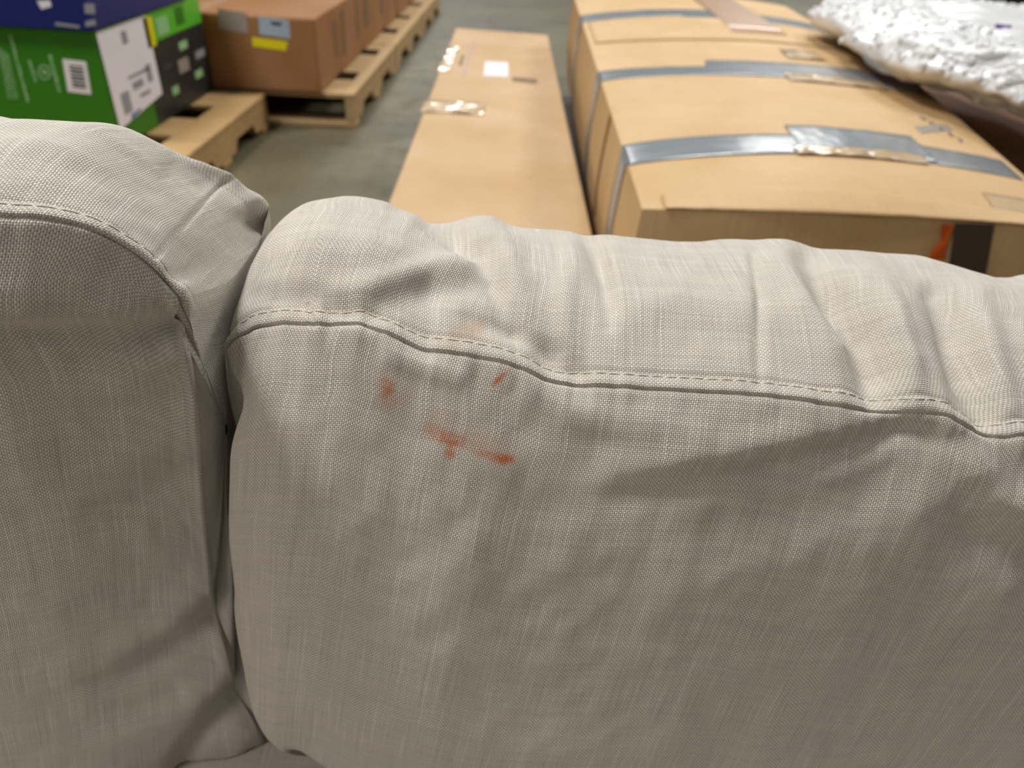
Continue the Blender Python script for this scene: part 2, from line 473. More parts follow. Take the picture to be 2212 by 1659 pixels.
    # end caps
    for ce, sgn in ((0, -1), (nc - 1, 1)):
        loop = P[:, ce]; c0 = loop.mean(0)
        bulge = spec['cap'] if ce == (0 if e == 0 else nc - 1) else 0.02
        caps = [loop]
        for kk in np.linspace(0.04, 0.98, 26):
            q = loop + (c0 - loop) * kk
            q[:, 0] += sgn * bulge * math.sin(min(1, kk / 0.5) * math.pi / 2)
            caps.append(q)
        cg = np.stack(caps, 1)
        if 'limit' in spec: cg = spec['limit'](cg)
        if ce == 0: cg = cg[:, ::-1]
        o = grid_obj('side_boxing', cg, m, None, arc_uv(cg, iseam, 0) + 0.21, close_rows=True); adopt(root, o)
    return dict(root=root, boxing=bx, P=P, N=N, uv=uv, iseam=iseam, nc=nc)

def capsule_chain(name, segs, r, mat, parent, kind='stuff'):
    """each segment a little closed rounded tube"""
    V, Fc = [], []
    for a in segs:
        a = np.array(a); n = len(a); base = len(V)
        tan = np.gradient(a, axis=0)
        for i in range(n):
            t = tan[i] / (np.linalg.norm(tan[i]) + 1e-12)
            s = np.cross(t, [0.3, 0.2, 0.93]); s /= np.linalg.norm(s); w = np.cross(t, s)
            rr = r * (0.45 if i in (0, n-1) else 1.0)
            for k in range(6):
                an = k * math.pi / 3
                V.append(a[i] + rr * (math.cos(an) * s + math.sin(an) * w))
        for i in range(n - 1):
            for k in range(6):
                Fc.append((base+i*6+k, base+i*6+(k+1) % 6, base+(i+1)*6+(k+1) % 6, base+(i+1)*6+k))
        Fc.append([base + k for k in range(5, -1, -1)]); Fc.append([base+(n-1)*6+k for k in range(6)])
    o = mesh_obj(name, V, Fc, mat, None, True); adopt(parent, o)
    if kind: o['kind'] = kind
    return o

def top_stitch(cu, offset, c_from, c_to, step, gap, r=0.00033):
    P, N, uv, i0 = cu['P'], cu['N'], cu['uv'], cu['iseam']
    path, nn = [], []
    for c in range(c_from, c_to):
        col = uv[i0:i0+90, c, 1]
        k = np.searchsorted(col, offset); k = min(max(k, 1), 88)
        t = (offset - col[k-1]) / (col[k] - col[k-1] + 1e-12)
        path.append(P[i0+k-1, c] * (1-t) + P[i0+k, c] * t); nn.append(N[i0+k, c])
    path = np.array(path); nn = np.array(nn)
    s = np.concatenate([[0], np.cumsum(np.linalg.norm(np.diff(path, axis=0), axis=1))])
    segs = []; a = 0.0
    while a + step < s[-1]:
        b = a + step * random.uniform(0.9, 1.08)
        ts = np.linspace(a, b - gap, 7)
        p = np.stack([np.interp(ts, s, path[:, j]) for j in range(3)], 1)
        n = np.stack([np.interp(ts, s, nn[:, j]) for j in range(3)], 1)
        arch = np.sin(np.linspace(0, math.pi, 7))[:, None]
        segs.append(p + n * (0.0001 + 0.0004 * arch)); a = b
    o = capsule_chain('top_stitching', segs, r, MAT['thread'], cu['root']); subpart(cu['boxing'], o)
    return o

# --- right back cushion (stained)
XR = np.linspace(-0.199, 0.56, 640)
nFR = [(-0.012, -0.014), (-0.030, -0.050), (-0.050, -0.110), (-0.066, -0.180), (-0.080, -0.250), (-0.090, -0.310), (-0.090, -0.370), (-0.055, -0.430), (0.0, -0.450)]
right = dict(
    name='back_cushion', mat=MAT['linen_stained'], seed=11, cap=0.004, skew=0.16, boxgain=1.3,
    label='beige linen back cushion with orange stains below its puckered top seam',
    X=XR, end=0, fall=0.055,
    seam=[(380, 775), (487, 755), (515, 728), (545, 710), (620, 698), (665, 700), (720, 700), (770, 698), (830, 718), (880, 740), (920, 757), (1000, 766), (1060, 776), (1120, 792),
          (1180, 820), (1225, 830), (1350, 836), (1500, 844), (1600, 850), (1700, 860), (1800, 876), (1900, 888), (1980, 890), (2040, 895), (2090, 921), (2130, 941), (2165, 946), (2212, 940), (2330, 940), (2600, 950), (2900, 970)],
    sil=[(400, 680), (540, 560), (585, 503), (620, 470), (680, 440), (760, 429), (830, 440), (880, 460), (950, 462), (1020, 465), (1070, 479), (1100, 490), (1200, 495), (1330, 508), (1480, 524),
         (1560, 520), (1660, 522), (1730, 522), (1800, 536), (1880, 545), (1950, 550), (2040, 566), (2100, 586), (2140, 598), (2170, 598), (2212, 590), (2300, 590), (2500, 620), (2700, 660)],
    Ys=lambda X: np.interp(X, [-0.2, -0.13, 0, 0.5], [0.430, 0.410, 0.398, 0.392]),
    Yb=lambda X: np.interp(X, [-0.2, -0.12, 0, 0.5], [0.530, 0.560, 0.585, 0.600]),
    front=nFR, boxing=[(0.06, 0.005), (0.18, 0.0135), (0.40, 0.022), (0.65, 0.020), (0.85, 0.011)],
    back=[(0.012, -0.020), (0.020, -0.10), (0.015, -0.25), (-0.03, -0.47), (-0.13, -0.478)],
    bulge=lambda X: 0.25 + 0.75 * np.sqrt(np.clip(1 - (1 - np.clip((X + 0.199) / 0.24, 0, 1)) ** 2, 0, 1)) * (1 - 0.75 * smooth01((X - 0.05) / 0.60)),
    drop=lambda X: 0.76 + 0.24 * np.sqrt(np.clip(1 - (1 - np.clip((X + 0.199) / 0.22, 0, 1)) ** 2, 0, 1)),
    crown=lambda X: np.interp(X, [-0.2, -0.14, 0.49, 0.56], [0.35, 1.0, 1.0, 0.3]),
    rim=[(690, 1606, 0.374), (605, 1556, 0.369), (548, 1487, 0.374), (522, 1400, 0.383), (508, 1280, 0.392), (500, 1130, 0.400), (500, 950, 0.408), (526, 845, 0.418), (503, 795, 0.424), (487, 755, 0.430),
         (494, 722, 0.436), (503, 690, 0.445), (522, 630, 0.466), (546, 570, 0.492), (568, 530, 0.512), (588, 500, 0.530), None, None, None, None, None],
    counts=[10, 20, 40, 46, 56, 60, 52, 34, 36, 20, 24, 34, 34, 30, 20, 6, 8, 8, 8, 8],
    pucker=0.0022,
    strokes=[
        # boxing: valleys and ridges running from the seam to the back
        ([(935, 470, 0.6), (985, 500, 1), (1040, 535, 0.7), (1075, 600, 0.6), (1120, 700, 0.35)], 34, -0.013),
        ([(1060, 485, 0.5), (1095, 560, 1), (1110, 640, 0.8), (1150, 740, 0.4)], 30, 0.006),
        ([(700, 640, 0.3), (800, 622, 0.8), (900, 588, 1), (980, 566, 1), (1040, 575, 0.4)], 26, 0.0036),
        ([(830, 665, 0.4), (930, 630, 1), (1010, 612, 1), (1050, 620, 0.3)], 32, -0.0032),
        ([(560, 640, 0.4), (680, 640, 1), (790, 690, 0.5)], 26, -0.004),
        ([(662, 655, 0.7), (670, 680, 1), (676, 703, 0.8)], 7, -0.0022),
        ([(640, 540, 0.5), (720, 520, 1), (830, 540, 0.8)], 60, 0.004),
        ([(1255, 500, 0.4), (1290, 545, 1), (1310, 620, 0.9), (1315, 700, 0.4)], 22, -0.0055),
        ([(1235, 540, 0.6), (1225, 640, 0.9), (1230, 760, 0.5)], 28, 0.004),
        ([(1628, 555, 0.6), (1642, 640, 1), (1640, 760, 0.6), (1640, 830, 0.3)], 13, -0.0035),
        ([(1750, 560, 0.5), (1800, 640, 1), (1865, 720, 1), (1890, 800, 0.8), (1895, 860, 0.3)], 38, -0.014),
        ([(1690, 560, 0.5), (1740, 650, 1), (1790, 760, 0.8), (1810, 840, 0.4)], 40, 0.006),
        ([(1880, 600, 0.5), (1930, 680, 1), (1965, 780, 0.9), (1975, 870, 0.4)], 32, 0.006),
        ([(2020, 640, 0.6), (2060, 720, 1), (2090, 810, 1), (2120, 900, 0.6)], 30, -0.009),
        ([(2110, 650, 0.6), (2140, 760, 1), (2170, 880, 0.7)], 34, 0.006),
        ([(1020, 690, 0.5), (1110, 715, 0.9), (1200, 770, 0.9), (1240, 810, 0.4)], 26, -0.005),
        ([(1330, 690, 0.6), (1480, 640, 0.9), (1600, 650, 0.6)], 60, 0.003),
        # front: dents under the seam and the long tension crease
        ([(1040, 815, 0.7), (1090, 860, 1), (1120, 920, 0.6)], 40, -0.0045),
        ([(1160, 855, 0.6), (1230, 890, 1), (1330, 915, 0.8), (1500, 930, 0.5)], 38, 0.0045),
        ([(850, 770, 0.6), (910, 790, 1), (980, 815, 0.6)], 26, 0.004),
        ([(2080, 955, 0.6), (1960, 930, 1), (1850, 965, 1), (1700, 1010, 0.9), (1500, 1045, 0.6), (1330, 1080, 0.3)], 34, -0.0075),
        ([(2010, 980, 1), (1950, 1020, 1), (1800, 1080, 1), (1600, 1140, 0.6)], 70, -0.006),
        ([(1850, 915, 0.4), (1700, 950, 1), (1500, 985, 0.9), (1330, 1010, 0.4)], 42, 0.005),
        ([(2075, 940, 0.6), (2110, 1010, 1), (2170, 1075, 1), (2260, 1110, 1)], 40, 0.009),
        ([(2130, 1180, 0.7), (2212, 1200, 1), (2300, 1220, 1)], 50, -0.006),
        ([(620, 720, 0.4), (700, 790, 1), (790, 880, 0.6), (900, 950, 0.3)], 40, -0.003),
        ([(505, 760, 0.6), (560, 830, 1), (600, 920, 0.6)], 30, 0.003),
    ],
    stain=[
        ([(832, 828, 0.55), (840, 838, 0.9), (836, 850, 0.7)], 14, 0.9),
        ([(838, 868, 0.5), (870, 860, 0.25), (880, 850, 0.15)], 20, 0.5),
        ([(930, 925, 0.5), (960, 945, 0.8), (990, 950, 0.7), (1010, 955, 0.4)], 17, 0.85),
        ([(978, 960, 0.9), (972, 980, 0.9)], 13, 0.9),
        ([(935, 905, 0.3), (960, 915, 0.4)], 24, 0.5),
        ([(1010, 960, 0.3), (1060, 985, 0.6), (1085, 992, 1), (1098, 992, 0.9)], 13, 0.95),
        ([(1010, 945, 0.4), (1080, 970, 0.4)], 30, 0.4),
        ([(1066, 830, 0.9), (1078, 820, 1), (1088, 810, 0.9)], 6, 1.0),
        ([(1094, 806, 0.6), (1104, 794, 0.5)], 4, 0.8),
    ],
    soil=[([(985, 720, 0.5), (1010, 712, 1), (1035, 706, 0.8)], 18, 0.9), ([(960, 745, 0.4), (985, 745, 0.6)], 14, 0.5), ([(830, 815, 1), (840, 870, 0.6)], 26, 0.25)],
)
R_ = cushion(right)
cR0 = int(np.searchsorted(XR, -0.188)); cR1 = int(np.searchsorted(XR, 0.52))
top_stitch(R_, 0.0112, cR0, cR1, 0.0095, 0.0014)

# --- left back cushion
XL = -0.80 + (0.80 - 0.199) * (1 - (1 - np.linspace(0, 1, 440)) ** 1.35)
nFL = [(-0.008, -0.014), (-0.020, -0.045), (-0.026, -0.085), (-0.016, -0.125), (-0.018, -0.19), (-0.018, -0.27), (-0.020, -0.36), (-0.024, -0.45), (-0.030, -0.545), (0.0, -0.600)]
def keep_left(Q):
    """the left cushion gives way where the right one presses against it"""
    z = Q[..., 2]; lim = np.interp(z, RZ, RX)
    Q = Q.copy(); k = Q[..., 1] > 0.372
    Q[..., 0] = np.where(k, np.minimum(Q[..., 0], lim - np.interp(Q[..., 1], [0.39, 0.45], [0.001, 0.007]) * np.interp(z, [0.68, 0.73], [1, 0])), Q[..., 0])
    return Q
RZ = np.arange(0.27, 0.80, 0.01)
_pr = R_['P'].reshape(-1, 3)
RX = np.array([_pr[np.abs(_pr[:, 2] - z) < 0.012, 0].min() if (np.abs(_pr[:, 2] - z) < 0.012).any() else 0.0 for z in RZ]) - 0.004
left = dict(
    name='back_cushion', mat=MAT['linen'], seed=41, cap=0.004, skew=0.17,
    label='taller beige linen back cushion with a curved corner seam, nearest the green carton',
    X=XL, end=-1, fall=0.085, limit=keep_left,
    seam=[(-1500, 470), (-700, 462), (-300, 455), (0, 466), (80, 470), (150, 480), (230, 510), (310, 560), (360, 612), (390, 650)],
    sil=[(-900, 200), (-400, 225), (-150, 242), (0, 252), (60, 264), (110, 268), (230, 270), (300, 275), (370, 289), (430, 304), (475, 320), (497, 343), (522, 371), (548, 390), (568, 408), (580, 430), (582, 470), (584, 508)],
    Ys=lambda X: np.interp(X, [-0.8, -0.46, -0.36, -0.28, -0.23, -0.199], [0.332, 0.334, 0.340, 0.354, 0.370, 0.385]),
    Yb=lambda X: np.interp(X, [-0.8, -0.40, -0.27, -0.199], [0.500, 0.510, 0.520, 0.540]),
    front=nFL, boxing=[(0.07, 0.005), (0.20, 0.012), (0.42, 0.019), (0.66, 0.017), (0.85, 0.009)],
    back=[(0.012, -0.020), (0.020, -0.10), (0.015, -0.25), (-0.03, -0.56), (-0.12, -0.590)],
    bulge=lambda X: np.interp(X, [-0.8, -0.7, -0.28, -0.2], [0.4, 1, 1, 0.5]),
    drop=lambda X: np.interp(X, [-0.8, -0.5, -0.33, -0.199], [1.03, 1.02, 0.98, 0.80]),
    crown=lambda X: np.interp(X, [-0.8, -0.7, -0.26, -0.199], [0.3, 1.0, 1.0, 0.4]),
    rim=[(580, 1690, 0.415), (570, 1605, 0.402), (515, 1480, 0.405), (478, 1350, 0.405), (456, 1220, 0.402), (441, 1060, 0.398), (431, 900, 0.394), (410, 760, 0.389), (384, 700, 0.384), (388, 668, 0.385), (391, 650, 0.386),
         (402, 643, 0.390), (424, 634, 0.405), (470, 618, 0.440), (520, 590, 0.480), (553, 550, 0.512), (584, 508, 0.540), None, None, None, None, None],
    counts=[14, 22, 22, 34, 36, 40, 36, 30, 26, 30, 18, 22, 34, 34, 30, 20, 6, 8, 8, 8, 8],
    pucker=0.0012,
    strokes=[
        ([(-60, 725, 0.9), (120, 715, 1), (250, 705, 1), (360, 692, 1), (385, 695, 0.6)], 36, -0.0045),
        ([(-60, 660, 0.9), (150, 660, 1), (300, 655, 1), (375, 652, 0.6)], 46, 0.0058),
        ([(180, 770, 0.4), (280, 740, 1), (380, 715, 1)], 26, -0.004),
        ([(300, 800, 0.3), (380, 765, 1), (420, 755, 0.6)], 24, 0.003),
        ([(200, 900, 0.4), (300, 870, 0.8), (420, 850, 1)], 26, -0.0025),
        ([(200, 1120, 0.4), (320, 1060, 1), (440, 1010, 1)], 34, -0.003),
        ([(260, 990, 0.5), (360, 950, 1), (430, 940, 0.6)], 34, 0.0025),
        ([(480, 1300, 0.8), (430, 1350, 1), (367, 1405, 1), (257, 1468, 0.6), (100, 1525, 0.2)], 32, -0.011),
        ([(300, 1360, 0.5), (380, 1340, 1), (440, 1280, 0.7)], 46, 0.007),
        ([(530, 1480, 1), (490, 1520, 1), (430, 1600, 1), (395, 1650, 0.7)], 28, -0.013),
        ([(500, 1390, 0.9), (480, 1450, 1), (400, 1520, 0.8), (250, 1580, 0.4)], 36, 0.009),
        ([(560, 1560, 1), (520, 1600, 1), (500, 1659, 1)], 30, 0.006),
        ([(100, 1590, 0.4), (250, 1560, 1), (380, 1500, 0.6)], 24, -0.004),
        ([(480, 1420, 0.6), (460, 1360, 0.6)], 14, 0.003),
        # boxing
        ([(500, 378, 0.4), (440, 395, 1), (380, 370, 0.6)], 30, -0.004),
        ([(520, 470, 0.4), (555, 478, 1), (590, 482, 1)], 20, -0.008),
        ([(575, 425, 1), (550, 432, 0.9), (525, 450, 0.4)], 26, 0.012),
        ([(400, 470, 0.5), (450, 520, 1), (500, 560, 0.5)], 60, 0.002),
        ([(365, 600, 0.6), (400, 590, 1), (430, 570, 0.5)], 18, -0.003),
        # join seam across the boxing
        ([(536, 366, 0.8), (478, 398, 1), (410, 470, 1), (335, 556, 1)], 5, -0.0022),
    ],
)
L_ = cushion(left)
cL0 = int(np.searchsorted(XL, -0.70)); cL1 = int(np.searchsorted(XL, -0.203))
top_stitch(L_, 0.0095, cL0, cL1, 0.0110, 0.0016)

# --- seat cushion and the sofa under them
def rounded_slab(name, x0, x1, y0, y1, z0, z1, mat, rad=0.03, seg=6, n=24):
    nx, ny = 60, 40
    bm = bmesh.new(); box_bm(bm, x0, x1, y0, y1, z0, z1)
    bmesh.ops.bevel(bm, geom=bm.edges[:], offset=rad, segments=seg, profile=0.5, affect='EDGES')
    uvl = bm.loops.layers.uv.new('weave')
    for f in bm.faces:
        nrm = f.normal
        for l in f.loops:
            c = l.vert.co
            l[uvl].uv = (c.x, c.y) if abs(nrm.z) > 0.6 else ((c.x, c.z) if abs(nrm.y) > 0.6 else (c.y, c.z))
    o = bm_obj(name, bm, mat)
    o.data.polygons.foreach_set('use_smooth', [True] * len(o.data.polygons))
    return o
seat = rounded_slab('seat_cushion', -0.96, 0.66, -0.18, 0.64, 0.16, SEAT_Z, MAT['linen'])
tag(seat, 'flat beige linen seat cushion beneath the two back cushions', 'cushion')
sofa = thing('sofa', 'beige linen sofa body carrying the cushions', 'sofa', (-0.05, 0.3, 0))
for nm, a in (('base', (-0.98, 0.68, -0.2, 0.80, 0.05, 0.158)), ('backrest', (-0.98, 0.68, 0.70, 0.79, 0.16, 0.58))):
    o = rounded_slab(nm, *a, MAT['linen'], 0.02, 4); adopt(sofa, o)
for lx in (-0.90, 0.60):
    for ly in (-0.14, 0.66):
        box('leg', lx - 0.025, lx + 0.025, ly - 0.025, ly + 0.025, 0, 0.05, MAT['wood'], sofa, 0.004)

# ------------------------------------------------------------------ pallets
def pallet(x0, x1, y0, y1, label, gaps, h=0.15, mat='wood', edge=0.06):
    """deck boards across, one long edge board down the right side, notched stringers, bottom boards"""
    t = thing('wooden_pallet', label, 'pallet', ((x0+x1)/2, (y0+y1)/2, 0), 'wooden pallets on the concrete floor')
    bt = 0.022
    cuts = [y0] + [v for g in gaps for v in g] + [y1]
    for a, b in zip(cuts[::2], cuts[1::2]):
        n = max(1, round((b - a) / 0.16)); w = (b - a) / n
        for i in range(n):
            box('deck_board', x0 + random.uniform(-.006, .006), x1 - edge - 0.002, a + i*w + 0.0015, a + (i+1)*w - 0.0015, h - bt, h - random.uniform(0, .002), MAT[mat], t, 0.003, 1)
    box('edge_board', x1 - edge, x1, y0, y1, h - bt, h - 0.001, MAT[mat], t, 0.003, 1)
    for a in (y0, (y0+y1)/2 - 0.05, y1 - 0.1):
        box('bottom_board', x0, x1, a, a + 0.1, 0, bt, MAT[mat], t, 0.003, 1)
    for xx in (x0, (x0 + x1) / 2 - 0.02, x1 - 0.042):
        bm = bmesh.new()
        L = y1 - y0; prof = [(0, bt), (0.16*L, bt), (0.19*L, bt+0.045), (0.37*L, bt+0.045), (0.40*L, bt), (0.60*L, bt), (0.63*L, bt+0.045), (0.81*L, bt+0.045), (0.84*L, bt), (L, bt), (L, h-bt), (0, h-bt)]
        a = [bm.verts.new((xx, y0 + p, z)) for p, z in prof]; b = [bm.verts.new((xx + 0.04, y0 + p, z)) for p, z in prof]
        bm.faces.new(a); bm.faces.new(b[::-1])
        for i in range(len(prof)): bm.faces.new((a[i], b[i], b[(i+1) % len(prof)], a[(i+1) % len(prof)]))
        bm_obj('stringer', bm, MAT[mat], t)
    return t
pallet(-1.80, -0.784, 3.478, 4.66, 'wooden pallet under the front end of the brown carton row', [(3.76, 3.92), (4.36, 4.50)])
pallet(-1.80, -0.784, 4.68, 5.86, 'second wooden pallet back under the long brown cartons', [(5.04, 5.20), (5.60, 5.74)])
pallet(-1.80, -0.784, 5.88, 7.06, 'farthest wooden pallet under the long brown cartons', [(6.20, 6.36), (6.8, 6.95)])
pallet(-2.30, -1.165, 2.32, 3.42, 'wooden pallet under the green carton with a black slot between boards', [(2.62, 2.74), (2.98, 3.17)], mat='wood2', edge=0.14)

# ------------------------------------------------------------------ brown cartons on the pallets
def soft_box(name, x0, x1, y0, y1, z0, z1, mat, parent, bulge=0.0, bev=0.006, nx=16, ny=24, lift=None):
    """carton body: subdivided box with a bulged lid"""
    bm = bmesh.new()
    def top(x, y):
        a, b = (x - x0) / (x1 - x0), (y - y0) / (y1 - y0)
        return z1 + bulge * (math.sin(math.pi * min(max(a, 0), 1)) ** 0.8) * (0.55 + 0.45 * math.sin(math.pi * min(max(b, 0), 1)) ** 0.5)
    g = [[bm.verts.new((x0 + (x1-x0)*i/nx, y0 + (y1-y0)*j/ny, top(x0 + (x1-x0)*i/nx, y0 + (y1-y0)*j/ny))) for i in range(nx+1)] for j in range(ny+1)]
    for j in range(ny):
        for i in range(nx): bm.faces.new((g[j][i], g[j][i+1], g[j+1][i+1], g[j+1][i]))
    rim = [g[0][i] for i in range(nx+1)] + [g[j][nx] for j in range(1, ny+1)] + [g[ny][i] for i in range(nx-1, -1, -1)] + [g[j][0] for j in range(ny-1, 0, -1)]
    low = [bm.verts.new((v.co.x, v.co.y, z0)) for v in rim]
    for i in range(len(rim)):
        k = (i+1) % len(rim); bm.faces.new((rim[k], rim[i], low[i], low[k]))
    bm.faces.new(low)
    o = bm_obj(name, bm, mat, parent)
    return o, top

def brown(x0, x1, y0, y1, z0, z1, label):
    t = thing('brown_carton', label, 'carton', ((x0+x1)/2, (y0+y1)/2, z0), 'long brown cartons on pallets')
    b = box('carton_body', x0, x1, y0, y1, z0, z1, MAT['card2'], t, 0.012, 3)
    box('flap_tape', x0 + 0.30, x0 + 0.36, y0 + 0.01, y1 - 0.01, z1, z1 + 0.0012, MAT['tape_tan'], t)
    return t
BZ = 0.151
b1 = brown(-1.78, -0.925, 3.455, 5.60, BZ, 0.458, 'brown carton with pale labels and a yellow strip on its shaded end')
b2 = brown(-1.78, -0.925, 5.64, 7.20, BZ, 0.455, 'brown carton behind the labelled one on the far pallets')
Y0 = 3.455
def onY(pts, Y): return [pix(px, py, Y) for px, py in pts]
sheet('shipping_label', onY([(470, 18), (533, 28), (536, 72), (473, 62)], Y0), MAT['greylabel'], b1, (0, -1, 0))
lab = sheet('shipping_label', onY([(558, 34), (624, 44), (628, 84), (561, 74)], Y0), MAT['paleblue'], b1, (0, -1, 0))
sheet('yellow_strip', onY([(544, 80), (622, 90), (618, 110), (546, 100)], Y0), MAT['yellow'], b1, (0, -1, 0))
subpart(lab, sheet('printed_mark', onY([(586, 46), (608, 49), (608, 56), (586, 53)], Y0 - 0.0009), MAT['ink'], b1, (0, -1, 0)))
XS = -0.925
for (ya, yb, za, zb) in ((3.78, 3.86, 0.24, 0.40), (3.95, 4.02, 0.22, 0.42), (4.3, 4.36, 0.24, 0.42), (4.5, 4.62, 0.26, 0.40), (5.0, 5.1, 0.25, 0.41)):
    sheet('printed_mark', [(XS, ya, za), (XS, yb, za), (XS, yb, zb), (XS, ya, zb)], MAT['brownink'], b1, (1, 0, 0))

# ------------------------------------------------------------------ green carton, blue carton
GX, GY = -1.40, 2.555
gc = thing('green_carton', 'green printed carton with a barcode and a white sheet on its side', 'carton', (-1.75, 3.0, 0.151))
bm = bmesh.new(); box_bm(bm, -2.10, GX, GY, 3.44, 0.151, 0.530)
bm_obj('carton_body', bm, MAT['green'], gc, 0.004, 2)
def side(name, y0, y1, z0, z1, mat, k=0.0, skew=0.0):
    return sheet(name, [(GX + k, y0, z0), (GX + k, y1, z0 + skew), (GX + k, y1, z1), (GX + k, y0, z1)], mat, gc, (1, 0, 0))
side('black_print', GY + 0.30, 3.43, 0.155, 0.425, MAT['black'])
side('green_band', GY + 0.02, 3.43, 0.427, 0.526, MAT['green2'])
ws = side('white_sheet', GY + 0.01, 2.93, 0.215, 0.522, MAT['white'], 0.002, 0.035)
for (y0, y1, z0, z1, mt) in ((2.62, 2.68, 0.25, 0.32, 'inkgrey'), (2.72, 2.80, 0.31, 0.335, 'inkgrey'), (2.84, 2.88, 0.31, 0.37, 'inkgrey'), (2.72, 2.76, 0.46, 0.50, 'inkgrey'), (2.70, 2.86, 0.35, 0.36, 'inkgrey'), (2.76, 2.84, 0.276, 0.288, 'inkgrey')):
    subpart(ws, side('printed_mark', y0, y1, z0, z1, MAT[mt], 0.0032))
subpart(ws, side('blue_stripe', 2.66, 2.74, 0.225, 0.240, MAT['stripeblue'], 0.0034, 0.02))
side('yellow_sticker', 2.90, 2.97, 0.415, 0.515, MAT['yellow'], 0.002)
for (y0, y1, z0, z1, mt) in ((3.16, 3.24, 0.36, 0.39, 'palegreen'), (3.12, 3.22, 0.28, 0.33, 'greylabel'), (3.02, 3.08, 0.22, 0.25, 'palegreen'), (3.26, 3.34, 0.23, 0.26, 'palegreen'),
                             (3.30, 3.40, 0.30, 0.33, 'inkgrey'), (2.98, 3.06, 0.32, 0.34, 'ink'), (3.0, 3.1, 0.44, 0.50, 'palegreen'), (3.18, 3.26, 0.45, 0.51, 'green')):
    side('printed_mark', y0, y1, z0, z1, MAT[mt], 0.0016)
def front(name, pts, mat, k=0.0):
    return sheet(name, onY(pts, GY - k), mat, gc, (0, -1, 0))
bl = front('barcode_label', [(135, 127), (186, 133), (198, 204), (147, 198)], MAT['white'])
for i in range(7):
    t0, t1 = 0.16 + i * 0.105, 0.16 + i * 0.105 + (0.06 if i % 2 else 0.045)
    A = lambda s, t: (135 + 51*s + 12*t, 127 + 6*s + 71*t)
    subpart(bl, front('barcode_bar', [A(0.24, t0), A(0.82, t0), A(0.82, t1), A(0.24, t1)], MAT['ink'], 0.001))
# column of small print, letter by letter, running down the face
def letters(x0, y0, x1, y1, n, w, nm='printed_letter'):
    bm = bmesh.new()
    for i in range(n):
        a, b = i / n, (i + random.uniform(0.55, 0.85)) / n
        wa = w * random.uniform(0.7, 1.0)
        q = onY([(x0 + (x1-x0)*a, y0 + (y1-y0)*a), (x0 + (x1-x0)*a + wa, y0 + (y1-y0)*a + 1), (x0 + (x1-x0)*b + wa, y0 + (y1-y0)*b + 1), (x0 + (x1-x0)*b, y0 + (y1-y0)*b)], GY - 0.0012)
        v = [bm.verts.new(p) for p in q]; f = bm.faces.new(v)
    r = bmesh.ops.extrude_face_region(bm, geom=bm.faces[:])
    for v in r['geom']:
        if isinstance(v, bmesh.types.BMVert): v.co.y += 0.0006
    o = bm_obj('printed_text', bm, MAT['palegreen'], gc); o['kind'] = 'stuff'
letters(19, 75, 58, 222, 22, 7)
letters(60, 130, 75, 178, 7, 7); letters(104, 118, 126, 200, 10, 8)
for k in range(5): letters(1 + k * 5 - 6, 100 + k * 4, 18 + k * 5, 215, 14, 3)
bm = bmesh.new()
ring = [[], []]
for i in range(28):
    an = i / 28 * 2 * math.pi
    for j, r in enumerate((15, 12)):
        ring[j].append(bm.verts.new(pix(96 + r * math.cos(an) + 0.1 * r * math.sin(an), 156 + r * 1.1 * math.sin(an), GY - 0.0015)))
for i in range(28): bm.faces.new((ring[0][i], ring[0][(i+1) % 28], ring[1][(i+1) % 28], ring[1][i]))
bm_obj('printed_ring', bm, MAT['palegreen'], gc)
letters(88, 150, 92, 164, 2, 14)

bc = thing('blue_carton', 'dark blue carton lying on top of the green carton', 'carton', (-1.75, 2.95, 0.531))
bm = bmesh.new(); box_bm(bm, -2.15, GX + 0.012, GY - 0.02, 3.30, 0.531, 0.80)
bm_obj('carton_body', bm, MAT['blue'], bc, 0.004, 2)
def frontb(name, pts, mat, k=0.0): return sheet(name, onY(pts, GY - 0.02 - k), mat, bc, (0, -1, 0))
frontb('white_print', [(80, 2), (108, 0), (112, 14), (90, 20)], MAT['white'])
frontb('printed_badge', [(182, 8), (204, 8), (206, 30), (184, 29)], MAT['inkgrey'])
frontb('printed_line', [(184, 46), (206, 42), (208, 54), (186, 58)], MAT['inkgrey'])
frontb('silver_strip', [(120, 48), (172, 55), (172, 61), (120, 55)], MAT['inkgrey'])
sheet('printed_line', [(GX + 0.012, 2.75, 0.60), (GX + 0.012, 2.90, 0.60), (GX + 0.012, 2.90, 0.64), (GX + 0.012, 2.75, 0.64)], MAT['paleblue'], bc, (1, 0, 0))

# ------------------------------------------------------------------ flat carton in the aisle
fc = thing('flat_carton', 'long low cardboard carton lying in the aisle with shiny tape', 'carton', (-0.1, 3.3, 0))
FZ = 0.25
bm = bmesh.new(); 
vv = [bm.verts.new(p) for p in ((-0.345, 1.30, 0.06), (0.20, 1.30, 0.06), (0.10, 4.64, 0.06), (-0.434, 4.72, 0.06), (-0.345, 1.30, FZ), (0.20, 1.30, FZ), (0.10, 4.64, FZ), (-0.434, 4.72, FZ))]
for f in ((3,2,1,0),(4,5,6,7),(0,1,5,4),(1,2,6,5),(2,3,7,6),(3,0,4,7)): bm.faces.new([vv[i] for i in f])
bm_obj('carton_body', bm, MAT['card3'], fc, 0.006, 2)
for yy in (1.5, 2.9, 4.3):
    box('support_runner', -0.31, 0.08, yy, yy + 0.09, 0.0, 0.0605, MAT['wood'], fc, 0.004, 1)
def flat(name, pts, mat, k=0.0, thick=0.0006):
    return sheet(name, [(x, y, FZ + k) for x, y in pts], mat, fc, (0, 0, 1), thick)
flat('paper_label', [(-0.20, 3.52), (-0.09, 3.52), (-0.10, 3.82), (-0.21, 3.82)], MAT['white'])
